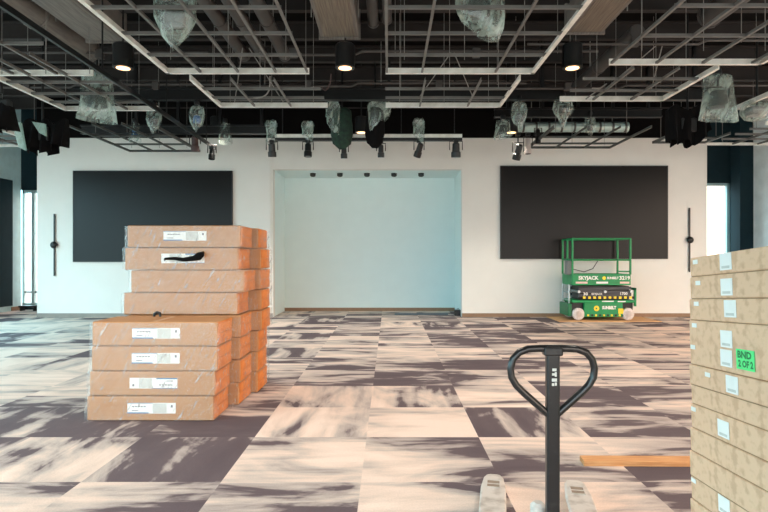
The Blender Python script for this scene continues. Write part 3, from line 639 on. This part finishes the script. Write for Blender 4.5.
# ------------------------------------------------------------------ brown carton pile
CL, CH, CD = 1.235, .242, .5            # carton length, height, depth
def carton_parts(root, lab, flip):
    b = MB(); nx, nz = 8, 3; l, h, dd = CL / 2, CH, CD / 2
    b.span((-l, -dd, 0.002), (l, dd, h - .002))
    b.build('carton_body', M['card'], root, bevel=.012, seg=2)
    for s, x in ((1, l),):
        for z0, z1 in ((.012, h * .5 - .003), (h * .5 + .003, h - .012)):
            f = MB().prism([(-dd + .02, z0), (dd - .02, z0), (dd - .035, z1), (-dd + .035, z1)] if z0 < .05 else [(-dd + .035, z0), (dd - .035, z0), (dd - .02, z1), (-dd + .02, z1)], x - .002, x + .007, 'x')
            f.build('end_flap', M['cardflap'], root, bevel=.003)
    MB().span((-.03, -dd + .02, h - .002), (.03, dd - .02, h - .0005)).build('tape', M['tape'], root)
    if lab:
        q = MB(); w2, h2 = .235, .052; y = -dd - .004; cx, cz = .015, h * .52; sg = -1 if flip else 1
        q.span((cx - w2, y, cz - h2), (cx + w2, y + .003, cz + h2), 0)
        q.span((cx - sg * w2 * -.05, y - .001, cz - h2 * .9), (cx + sg * w2 * .62, y, cz + h2 * .9), 1)
        q.span((cx - sg * w2, y - .0015, cz - sg * h2), (cx - sg * w2 * .12, y - .0005, cz - sg * h2 * .78), 2)
        q.span((cx - sg * w2, y - .0015, cz + sg * h2 * .9), (cx + sg * w2 * .05, y - .0005, cz + sg * h2), 2)
        for i in range(5): q.span((cx - sg * w2 * (.8 - i * .12), y - .0015, cz + sg * h2 * .2), (cx - sg * w2 * (.72 - i * .12), y - .0005, cz + sg * h2 * .42), 3)
        q.span((cx - sg * w2 * .82, y - .0015, cz - sg * h2 * .5), (cx - sg * w2 * .55, y - .0005, cz - sg * h2 * .36), 3)
        q.span((cx + sg * w2 * .8, y - .0015, cz + sg * h2 * .15), (cx + sg * w2 * .88, y - .0005, cz + sg * h2 * .6), 3)
        q.build('shipping_label', [M['label'], M['labelgrey'], M['blue'], M['ink']], root)
G1 = 'brown cartons in the wrapped pile'
protos = {}
def carton(x, y, z, kind, label, rz_=0.0, sx=1.0):
    if kind not in protos:
        r = thing('carton', label, 'carton', group=G1); carton_parts(r, kind > 0, kind == 2); protos[kind] = r
    else: r = dup(protos[kind], label)
    r.location = (x, y, z); r.rotation_euler = (0, 0, rz_); r.scale = (sx, 1, 1); return r
ZS = CH + .003
front = [(-2.345, 1, 'brown carton with white label at the very bottom of the front column'), (-2.325, 2, 'brown carton second from the bottom of the front column, its white label upside down'),
         (-2.305, 1, 'brown carton third from the bottom of the front column, above the upside-down label'), (-2.30, 1, 'brown carton topmost of the low front column, with white label under the bare shelf-like top')]
for k, (x, kd, lab) in enumerate(front): carton(x, 5.5 + CD / 2, k * ZS, kd, lab, random.uniform(-.01, .01), 1.0 if k else 1.01)
mid = [-2.25, -2.24, -2.25, -2.24, -2.275, -2.195, -2.26, -2.235]
mlab = ['at the floor in the middle column, only its end showing', 'second from the floor in the middle column, only its end showing', 'third from the floor in the middle column, only its end showing', 'fourth from the floor in the middle column, only its end showing',
        'plain front just above the low front column, small black hook below it', 'plain front set to the right, third from the top of the pile', 'front with a torn black strip over its label, second from the top', 'topmost at the front with a clean white label']
for k in range(8):
    carton(mid[k], 6.1 + CD / 2, k * ZS, [0, 0, 0, 0, 0, 0, 2, 1][k], 'brown carton ' + mlab[k], random.uniform(-.015, .015))
names = ['at the floor', 'second from the floor', 'third from the floor', 'fourth from the floor', 'fifth from the floor', 'sixth from the floor', 'second from the top', 'topmost']
REAR = [-2.165 + random.uniform(-.025, .03) for k in range(8)]
for k in range(8):
    carton(REAR[k], 6.66 + CD / 2, k * ZS, 0, 'brown carton in the rearmost column, %s, only its end showing' % names[k], random.uniform(-.02, .02))
# stretch film round the pile: low tier round all three columns, high tier round the two rear ones
def wrap(lev, y0, y1, xo, name, label, seed):
    """lev: (z, front left x, front right x, rear left x, rear right x)"""
    b = MB(); nx, ny = 26, 22; n = 2 * (nx + ny); cy = (y0 + y1) / 2
    for (z, fl, fr, al, ar) in lev:
        ring = [(fl + (fr - fl) * i / nx, y0, 0, -1) for i in range(nx)] + [(fr + (ar - fr) * i / ny, y0 + (y1 - y0) * i / ny, 1, 0) for i in range(ny)]
        ring += [(ar - (ar - al) * i / nx, y1, 0, 1) for i in range(nx)] + [(al + (fl - al) * i / ny, y1 - (y1 - y0) * i / ny, -1, 0) for i in range(ny)]
        for (x, y, ux, uy) in ring:
            q = mnoise.noise(Vector((x * 3 + seed, y * 3, z * 9))) * .5 + .5
            b.v.append(Vector((x - xo + ux * .012 * q, y - cy + uy * .012 * q, z)))
    for j in range(len(lev) - 1):
        for i in range(n):
            b.f.append((j * n + i, j * n + (i + 1) % n, (j + 1) * n + (i + 1) % n, (j + 1) * n + i)); b.m.append(0)
    tag(b.build(name, M['wrap'], None, (xo, cy, 0), smooth='all'), label, 'plastic wrap')
def levels(k0, k1, fx, fscale):
    lv = []; h = CL / 2 + .012
    for k in range(k0, k1):
        f = fx[k]; a = min(mid[k], REAR[k]) if fscale else REAR[k]
        for u in ((.06, .35, .65, .94) if 1 else ()):
            lv.append(((k + u) * ZS, min(f, mid[k], REAR[k]) - h if not fscale else f - h, f + h + .01, min(mid[k], REAR[k]) - h, max(REAR[k], mid[k]) + h + .012))
    return lv
wrap(levels(0, 4, [q[0] for q in front], True), 5.478, 7.2, -2.3, 'stretch_film', 'clear wrinkled stretch film round the lower four layers of the brown carton pile', 2.2)
wrap(levels(4, 8, mid, True), 6.078, 7.2, -2.26, 'stretch_film', 'clear wrinkled stretch film round the upper four layers of the brown carton pile', 5.8)
# black torn strip over a label, little black hook on the bare top
p = at(184, 257, 6.05); b = MB()
b.tube([(-.21, 0, -.02), (-.1, -.012, -.015), (.0, -.01, -.03), (.1, -.015, -.015), (.17, -.01, .0), (.21, -.005, .03)], [.012, .018, .022, .028, .034, .02], 8)
b.tube([(.1, -.01, -.01), (.16, -.02, .02), (.22, -.01, .05)], [.015, .03, .014], 8)
tag(b.build('torn_plastic_strip', M['blackmat'], None, p, smooth=True), 'torn black plastic strip stuck across the label of the second carton from the top', 'plastic strip')
p = at(157, 319.5, 5.85); p.z = 4 * ZS
b = MB().tube([(-.03, 0, .008), (-.025, 0, .035), (.0, 0, .05), (.03, 0, .045), (.04, -.01, .01)], [.014, .016, .017, .015, .012], 8)
tag(b.build('plastic_hook', M['black'], None, p, smooth=True), 'small curled black plastic piece lying on the bare top of the front cartons', 'plastic piece')

# ------------------------------------------------------------------ kraft carton stack at right
D0 = 3.0; corner = at(690.5, 258, D0)
ut = Vector((-.057, -1, 0)).normalized()            # towards the camera along the labelled face
vt = Vector((-ut.y, ut.x, 0))                       # to the right
tilt = Matrix.Rotation(-R(4.5), 3, 'X')
ys = [258, 277, 299, 320, 364, 384, 403, 427, 450, 475, 498, 520]
S = FPX / D0
LEN, WID = 1.25, .62
u3 = (Vector((ut.x, ut.y, math.tan(R(4.4))))).normalized(); v3 = Vector((1, -.057, 0)).normalized(); w3 = v3.cross(-u3).normalized()
if w3.z < 0: w3 = -w3
RM = Matrix((v3, -u3, w3)).transposed()             # local x = right, y = away, z = up
RM = RM.to_quaternion().to_matrix()
klabs = ['topmost flat kraft carton of the right stack', 'second flat kraft carton from the top of the right stack', 'third flat kraft carton from the top of the right stack',
 'tall kraft carton in the right stack with a green sticker and paired white labels', 'kraft carton directly under the tall one with the green sticker', 'unlabelled kraft carton second below the green stickered one',
 'kraft carton third below the green stickered one, with a white label', 'unlabelled kraft carton fourth below the green stickered one', 'kraft carton fifth below the green stickered one, plain side',
 'kraft carton at the bottom of the picture in the right stack, with white labels', 'lowest kraft carton of the right stack, on the pallet']
# label spots: (px, py, wpx, hpx) of each label on that level, read on the labelled face
def face_uv(px, py):
    # the point of the labelled face seen at that pixel, as local (y, z) from the corner
    dirv = Vector(((px - VX) / FPX, 1, -(py - VY) / FPX)); n = v3
    tt = (corner - Vector((0, 0, H))).dot(n) / dirv.dot(n)
    q = dirv * tt + Vector((0, 0, H)) - corner
    return q.dot(-u3), q.dot(w3)
LS = {0: [(696.5, 262, 's'), (727, 260, 'b')], 1: [(700, 283, 's'), (729, 287, 'b')], 2: [(700, 304, 's'), (734.5, 309, 'b')],
      3: [(699, 326, 's'), (732, 340, 'b'), (697.5, 348, 's'), (732, 359.5, 'b'), (752, 361.5, 'g')], 4: [(714.5, 376.5, 's'), (740, 387, 'b')],
      6: [(695.5, 410.5, 's'), (731, 433, 'b')], 9: [(696, 478.5, 's'), (735, 511, 'b')]}
cz = 0
for k in range(len(ys) - 1):
    h = (ys[k + 1] - ys[k]) / S; cz -= h
    jit = random.uniform(-.006, .006) if k else 0
    o = corner + Vector((0, 0, cz)) + v3 * jit
    t = thing('kraft_carton', klabs[k], 'carton', o, group='kraft cartons in the right stack')
    t.rotation_euler = RM.to_euler()
    g = .003
    MB().span((0, -LEN, g), (WID, 0, h - g * .3)).build('carton_body', M['kraft'], t, bevel=.006)
    MB().span((.004, -LEN + .01, -.001), (WID - .01, -.006, g)).build('flap_edge', M['kraftedge'], t)
    for (px, py, kd) in LS.get(k, []):
        y, z = face_uv(px, py); z -= cz; y = min(y, -.036); z = min(max(z, .03), h - .02)
        x = -.002
        if kd == 's':
            MB().span((x - .002, y - .024, z - .011), (x, y + .024, z + .011)).build('small_label', M['label'], t)
        elif kd == 'b':
            z = min(max(z, .044), h - .044) if h > .09 else h / 2
            q = MB().span((x - .002, y - .05, z - .04), (x, y + .05, z + .04))
            q.span((x - .003, y - .034, z - .032), (x - .002, y + .034, z - .02), 1); q.build('white_label', [M['label'], M['labelgrey']], t)
        else:
            z = min(max(z, .05), h - .06)
            s_ = MB().span((x - .003, y - .07, z - .045), (x - .001, y + .07, z + .045)).build('green_sticker', M['sticker'], t)
            s_['label'] = 'bright green handwritten sticker'
            text_part('BND', .042, M['marker'], s_, (x - .0035, y + .004, z + .02), (R(90), 0, R(-90)), 'handwriting', 1.25, .002)
            text_part('2 OF 2', .04, M['marker'], s_, (x - .0035, y - .004, z - .02), (R(90), 0, R(-90)), 'handwriting', 1.0, .002)
# pallet that carries the leaning stack
po = corner + Vector((0, 0, cz - .2)); po.z = .002
t = thing('timber_pallet', 'timber pallet under the leaning kraft carton stack', 'pallet', po); t.rotation_euler = RM.to_euler()
q = MB()
for k in range(6): q.span((0, -LEN + k * .225, .175), (WID, -LEN + k * .225 + .12, .197))
q.build('deck_board', M['ply'], t)
for x in (.0, .26, .52): MB().span((x, -LEN, .02), (x + .09, 0, .175)).build('stringer', M['ply'], t)
q = MB()
for k in range(3): q.span((0, -LEN + k * .56, 0), (WID, -LEN + k * .56 + .12, .02))
q.build('bottom_board', M['ply'], t)

q = po + u3 * (LEN - .15); tag(MB().span((0, -.05, 0), (.5, .05, q.z - .006)).build('timber_block', M['ply'], None, (q.x + .05, q.y, 0)), 'timber block propping the near end of the pallet under the kraft cartons', 'block')

# ------------------------------------------------------------------ green scissor lift
lx = (at(573, 0, 14.2).x + at(635.5, 0, 14.2).x) / 2
t = thing('scissor_lift', 'green scissor lift with guard rails parked before the right wall screen', 'scissor lift', (lx, 14.62, .02))
hl, hw = .80, .40
MB().span((-hl + .02, -hw + .1, .16), (hl - .02, hw - .1, .44)).build('wheel_well_shade', M['black'], t, bevel=.01)  # inset block coloured black for the shade in the wheel wells
ch = MB().span((-hl + .3, -hw, .08), (hl - .32, hw, .45)).span((-hl, -hw, .44), (hl, hw, .51))
ch.build('chassis', M['green'], t, bevel=.015)
hz = MB()
for k in range(10): hz.box((-hl + .4 + k * .1, -hw - .003, .125), (.05, .004, .05), k % 2)
hz.build('hazard_strip', [M['yellow'], M['black']], t)
hz = MB()
for k in range(20): hz.box((-hl + .3 + k * .065, -hw - .003, .575), (.065, .012, .06), k % 2)
hz.build('hazard_bar', [M['yellow'], M['black']], t)
for sx, nm in ((-hl + .16, 1), (hl - .18, 1)):
    for sy in (-1, 1):
        w_ = MB().lathe([(.001, -.06), (.09, -.06), (.135, -.055), (.155, -.035), (.155, .035), (.135, .055), (.09, .06), (.001, .06)], (sx, sy * (hw - .05), .155), 28, rot=Matrix.Rotation(PI / 2, 3, 'X')).build('wheel', M['wheel'], t, smooth=True)
        MB().lathe([(.001, -.02), (.07, -.02), (.08, 0), (.07, .02), (.001, .02)], (sx, sy * (hw + .005), .155), 20, rot=Matrix.Rotation(PI / 2, 3, 'X')).lathe([(.001, -.02), (.02, -.02), (.02, .02), (.001, .02)], (sx, sy * (hw + .025), .155), 10, rot=Matrix.Rotation(PI / 2, 3, 'X')).build('hub', M['hub'], w_, smooth=True)
# folded scissor arms
for k in range(3):
    z = .63 + k * .085
    for sy in (-1, 1):
        MB().box((0.05, sy * (hw - .08), z), (1.34, .05, .075), rot=Matrix.Rotation((.02 if k % 2 else -.02), 3, 'Y')).build('scissor_arm', M['scissor'], t, bevel=.008)
MB().span((-.6, -.25, .52), (.7, .25, .86)).build('arm_stack_core', M['black'], t)
for sx in (-.62, 0.05, .72):
    MB().tube([(sx, -hw + .03, .72), (sx, hw - .03, .72)], .035, 14).build('pivot_pin', M['alu'], t, smooth=True)
text_part('30', .1, M['white'], t, (-.45, -hw + .05, .66), (R(90), 0, 0), 'lettering', 1.2, .003)
text_part('SKYJACK', .07, M['white'], t, (-.16, -hw + .05, .66), (R(90), 0, 0), 'lettering', 1.0, .002)
text_part('1700', .1, M['white'], t, (.52, -hw + .05, .67), (R(90), 0, 0), 'lettering', 1.0, .003)
# platform and toe board
hr = .67
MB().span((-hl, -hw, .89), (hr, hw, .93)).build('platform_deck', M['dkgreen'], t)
tb = MB().span((-hl, -hw - .012, .89), (hr, -hw, 1.17)).span((-hl, hw, .89), (hr, hw + .012, 1.17)).span((-hl - .012, -hw, .89), (-hl, hw, 1.17)).span((hr, -hw, .89), (hr + .012, hw, 1.17))
tb.build('toe_board', M['green'], t, bevel=.004)
fy = -hw - .0135
text_part('SKYJACK', .125, M['white'], t, (-.40, fy, 1.07), (R(90), 0, 0), 'lettering', 1.0, .005)
text_part('SUNBELT', .08, M['white'], t, (.22, fy, 1.07), (R(90), 0, 0), 'lettering', .9, .003)
text_part('3219', .13, M['white'], t, (.52, fy, 1.07), (R(90), 0, 0), 'lettering', 1.05, .005)
MB().lathe([(.001, 0), (.045, 0), (.045, .003), (.001, .003)], (.0, fy + .002, 1.07), 18, rot=Matrix.Rotation(PI / 2, 3, 'X')).build('yellow_disc', M['yellow'], t)
MB().span((-.72, fy, .93), (-.42, fy + .002, .98)).build('warning_decal', M['redwhite'], t)
MB().span((.40, fy, .93), (.64, fy + .002, .98)).build('warning_decal', M['redwhite'], t)
MB().span((-.2, fy, .93), (.1, fy + .002, .98)).build('white_decal', M['white'], t)
# chassis decals
fy2 = -hw - .0015
MB().lathe([(.001, 0), (.07, 0), (.07, .003), (.001, .003)], (-.19, -hw, .30), 20, rot=Matrix.Rotation(PI / 2, 3, 'X')).build('yellow_disc', M['yellow'], t)
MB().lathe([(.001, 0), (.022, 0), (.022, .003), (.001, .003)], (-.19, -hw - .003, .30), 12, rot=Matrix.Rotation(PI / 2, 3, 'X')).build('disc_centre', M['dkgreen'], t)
MB().box((.43, fy2, .23), (.13, .004, .13)).build('yellow_decal', M['yellow'], t)
text_part('SUNBELT', .105, M['white'], t, (.13, fy2 - .002, .315), (R(90), 0, 0), 'lettering', .82, .006)
MB().span((-.05, -hw - .003, .465), (.25, -hw, .495)).build('white_decal', M['white'], t)
MB().span((.35, -hw - .003, .46), (.55, -hw, .49)).build('white_decal', M['white'], t)
# guard rails
r_ = .021
for z, nm in ((2.07, 'top_rail'), (1.53, 'mid_rail')):
    MB().tube([(-hl, -hw, z), (hr, -hw, z), (hr, hw, z), (-hl, hw, z)], r_, 8, closed=True).build(nm, M['green'], t, smooth=True)
for x, y in ((-hl, -hw), (hr, -hw), (hr, hw), (-hl, hw), (-hl, 0)):
    MB().box((x, y, 1.62), (.045, .045, .92)).build('guard_post', M['green'], t, bevel=.006)
MB().tube([(.35, -hw, 1.17), (.35, -hw, 1.24), (hr, -hw, 1.24)], .016, 8).build('extension_rail', M['green'], t, smooth=True)
c_ = MB().span((-hl - .1, -.28, 1.15), (-hl + .03, -.05, 1.52)).build('control_box', M['grey'], t, bevel=.02)
MB().tube([(-hl + .05, -.2, 1.3), (-.4, -.1, 1.22), (-.1, .1, 1.3), (.1, .3, 1.5)], .01, 6).build('control_cable', M['black'], t, smooth=True)
# ladder frame at left end, bumper frame at right end
l_ = MB()
for yy in (-.25, .25): l_.tube([(-hl - .04, yy, .2), (-hl - .04, yy, .9)], .018, 8)
for z in (.3, .5, .7): l_.tube([(-hl - .04, -.25, z), (-hl - .04, .25, z)], .015, 8)
l_.build('ladder', M['alu'], t, smooth=True)
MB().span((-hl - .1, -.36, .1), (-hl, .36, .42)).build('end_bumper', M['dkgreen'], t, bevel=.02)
MB().span((hl - .02, -hw, .35), (hl + .03, -hw + .08, .82)).span((hl - .02, hw - .08, .35), (hl + .03, hw, .82)).span((hl - .02, -hw, .76), (hl + .03, hw, .82)).build('end_frame', M['green'], t, bevel=.008)
# plywood under it
p = MB().span((-1.25, -.62, 0), (1.3, .55, .018)).build('plywood_sheet', M['ply'], None, (lx + .05, 14.6, 0))
tag(p, 'thin plywood sheet lying on the carpet under the green scissor lift', 'plywood')

# ------------------------------------------------------------------ pallet jack
jx, jy = at(552.5, 0, 2.5).x, 2.5
t = thing('pallet_jack', 'black handled pallet jack with scuffed grey forks standing at the front', 'pallet jack', (jx, jy, 0), (0, 0, R(-11.3)))
ps = MB().box((0, 0, .80), (.058, .042, .82)).build('handle_post', M['jack'], t, rot=(0, 0, R(11.3)), bevel=.008)
rotb = (0, 0, R(11.3))
def hz_(px, py): return Vector(((px - 552.5) / FPX * 2.5, 0, H - (py - VY) / FPX * 2.5))
pts = [(552, 348.5), (540, 348.5), (528, 349), (519, 352.5), (513, 359), (510.5, 368), (511.5, 377), (516, 385), (524, 393), (533, 401), (541, 408), (547.5, 414)]
half = [hz_(*q) for q in pts]; half[0].x = -.001
full = half + [Vector((-v.x, v.y, v.z)) for v in reversed(half)]
MB().tube(full, .0165, 12).build('loop_handle', M['jack'], t, rot=rotb, smooth=True)
MB().box((0, 0, hz_(0, 351).z), (.085, .05, .04)).build('handle_cap', M['jack'], t, rot=rotb, bevel=.008)
# white worn lettering on the post
q = MB()
for k, (dx, dz, w_, h_) in enumerate([(0, 1.105, .018, .012), (-.004, 1.085, .012, .01), (.006, 1.085, .008, .02), (0, 1.06, .022, .014), (-.006, 1.04, .01, .012), (.006, 1.042, .008, .014)]):
    q.box((dx + .002, -.0222, dz), (w_, .002, h_))
q.build('worn_decal', M['labelgrey'], t, rot=rotb)
# pump housing, head frame, steer wheels
MB().lathe([(.05, .1), (.075, .1), (.075, .3), (.055, .34), (.055, .4), (.001, .4)], (0, .05, 0), 24).build('pump_housing', M['fork'], t, smooth=True)
MB().box((0, 0, .4), (.11, .07, .06)).build('handle_base', M['jack'], t, bevel=.01)
MB().lathe([(.001, 0), (.035, 0), (.035, .07), (.02, .085), (.001, .085)], (-.06, .05, .4), 18).build('pump_cap', M['fork'], t, smooth=True)
MB().prism([(-.30, .06), (.30, .06), (.30, .12), (.12, .34), (-.12, .34), (-.30, .12)], .12, .17, 'y').build('head_frame', M['fork'], t, bevel=.008)
for s in (-1, 1):
    MB().lathe([(.001, -.025), (.07, -.025), (.085, -.02), (.085, .02), (.07, .025), (.001, .025)], (s * .06, .05, .085), 22, rot=Matrix.Rotation(PI / 2, 3, 'Y')).build('steer_wheel', M['poly'], t, smooth=True)
def fork(cx, name):
    L0, L1 = .15, 1.40; w = .082; zt, zb = .088, .045
    out = [(cx - w, L0), (cx + w, L0), (cx + w, L1 - .22), (cx + w * .82, L1 - .06), (cx + w * .6, L1 - .012), (cx + w * .3, L1), (cx - w * .3, L1), (cx - w * .6, L1 - .012), (cx - w * .82, L1 - .06), (cx - w, L1 - .22)]
    f = MB().prism(out, zb, zt, 'z')
    fo = f.build(name, M['fork'], t, bevel=.012, seg=3)
    s = MB().span((cx - .042, L1 - .24, zt - .001), (cx + .042, L1 - .13, zt + .002)); s.build('roller_slot', M['hole'], fo)
    s = MB()
    for a, b_ in (((cx - .046, L1 - .246, zt), (cx - .04, L1 - .124, zt + .006)), ((cx + .04, L1 - .246, zt), (cx + .046, L1 - .124, zt + .006)), ((cx - .046, L1 - .13, zt), (cx + .046, L1 - .124, zt + .006)), ((cx - .046, L1 - .246, zt), (cx + .046, L1 - .24, zt + .006)), ((cx - .04, L1 - .19, zt), (cx + .04, L1 - .182, zt + .005))): s.span(a, b_)
    s.build('slot_rim', M['fork'], fo)
    MB().tube([(cx - .035, L1 - .185, .042), (cx + .035, L1 - .185, .042)], .04, 16).build('load_roller', M['poly'], fo, smooth=True)
M['hole'] = mat('dusty brown slot', srgb(150, 130, 112), .7)
fork(-.275, 'fork'); fork(.262, 'fork')

# ------------------------------------------------------------------ loose plank
p0, p1 = at(583, 467, 4.28), at(583, 467, 4.28)
x0 = at(585, 0, 4.28).x; x1 = 2.95
q = MB().prism([(0, 0), (x1 - x0, -.02), (x1 - x0, .11), (.01, .13)], 0, .04, 'z')
tag(q.build('timber_plank', M['plank'], None, (x0, 4.30, 0), (0, 0, 0), bevel=.004), 'pale orange timber plank lying on the carpet behind the kraft carton stack', 'plank')

# ------------------------------------------------------------------ daylight
w = bpy.data.worlds.new('sky'); bpy.context.scene.world = w; w.use_nodes = True; nt = w.node_tree
bg = nt.nodes['Background']
tc = nn(nt, 'ShaderNodeTexCoord'); sp = nn(nt, 'ShaderNodeSeparateXYZ'); lk(nt, tc.outputs['Generated'], sp.inputs[0])
r1 = nn(nt, 'ShaderNodeMapRange'); r1.inputs['From Min'].default_value = -.55; r1.inputs['From Max'].default_value = .6; lk(nt, sp.outputs[0], r1.inputs['Value'])
cr_ = nn(nt, 'ShaderNodeValToRGB'); e = cr_.color_ramp.elements
e[0].position = .0; e[0].color = (.74, 1.36, 1.55, 1); e[1].position = 1; e[1].color = (1.5, 1.1, .82, 1)
m_ = e.new(.5); m_.color = (1.0, 1.0, 1.02, 1)
lk(nt, r1.outputs[0], cr_.inputs['Fac'])
r2 = nn(nt, 'ShaderNodeMapRange'); r2.inputs['From Min'].default_value = -.08; r2.inputs['From Max'].default_value = .04; lk(nt, sp.outputs[2], r2.inputs['Value'])
mx = nn(nt, 'ShaderNodeMix', _data_type='RGBA'); lk(nt, r2.outputs[0], mx.inputs['Factor']); mx.inputs['A'].default_value = (.66, .72, .69, 1); lk(nt, cr_.outputs[0], mx.inputs['B'])
r3 = nn(nt, 'ShaderNodeMapRange'); r3.inputs['From Min'].default_value = 0; r3.inputs['From Max'].default_value = .6
r3.inputs['To Min'].default_value = 1.5; r3.inputs['To Max'].default_value = 4.6; lk(nt, sp.outputs[2], r3.inputs['Value'])      # sky brighter overhead than at the horizon
lk(nt, mx.outputs['Result'], bg.inputs['Color']); lk(nt, r3.outputs[0], bg.inputs['Strength'])

# ------------------------------------------------------------------ camera and view
cam = bpy.data.cameras.new('camera'); co = bpy.data.objects.new('camera', cam); C.objects.link(co)
co.location = (0, 0, H); co.rotation_euler = (R(90), 0, 0)
cam.sensor_width = 36; cam.lens = FPX / 768 * 36; cam.shift_x = -5 / 768; cam.shift_y = 2 / 768
cam.clip_start = .05; cam.clip_end = 200
sc = bpy.context.scene; sc.camera = co
sc.view_settings.view_transform = 'Standard'; sc.view_settings.look = 'None'; sc.view_settings.gamma = 1; sc.view_settings.use_curve_mapping = False
sc.view_settings.exposure = 1.15
cy = sc.cycles
cy.use_denoising = True; cy.max_bounces = 8; cy.diffuse_bounces = 5; cy.glossy_bounces = 3; cy.transparent_max_bounces = 12; cy.transmission_bounces = 4
cy.sample_clamp_indirect = 6; cy.caustics_reflective = False; cy.caustics_refractive = False
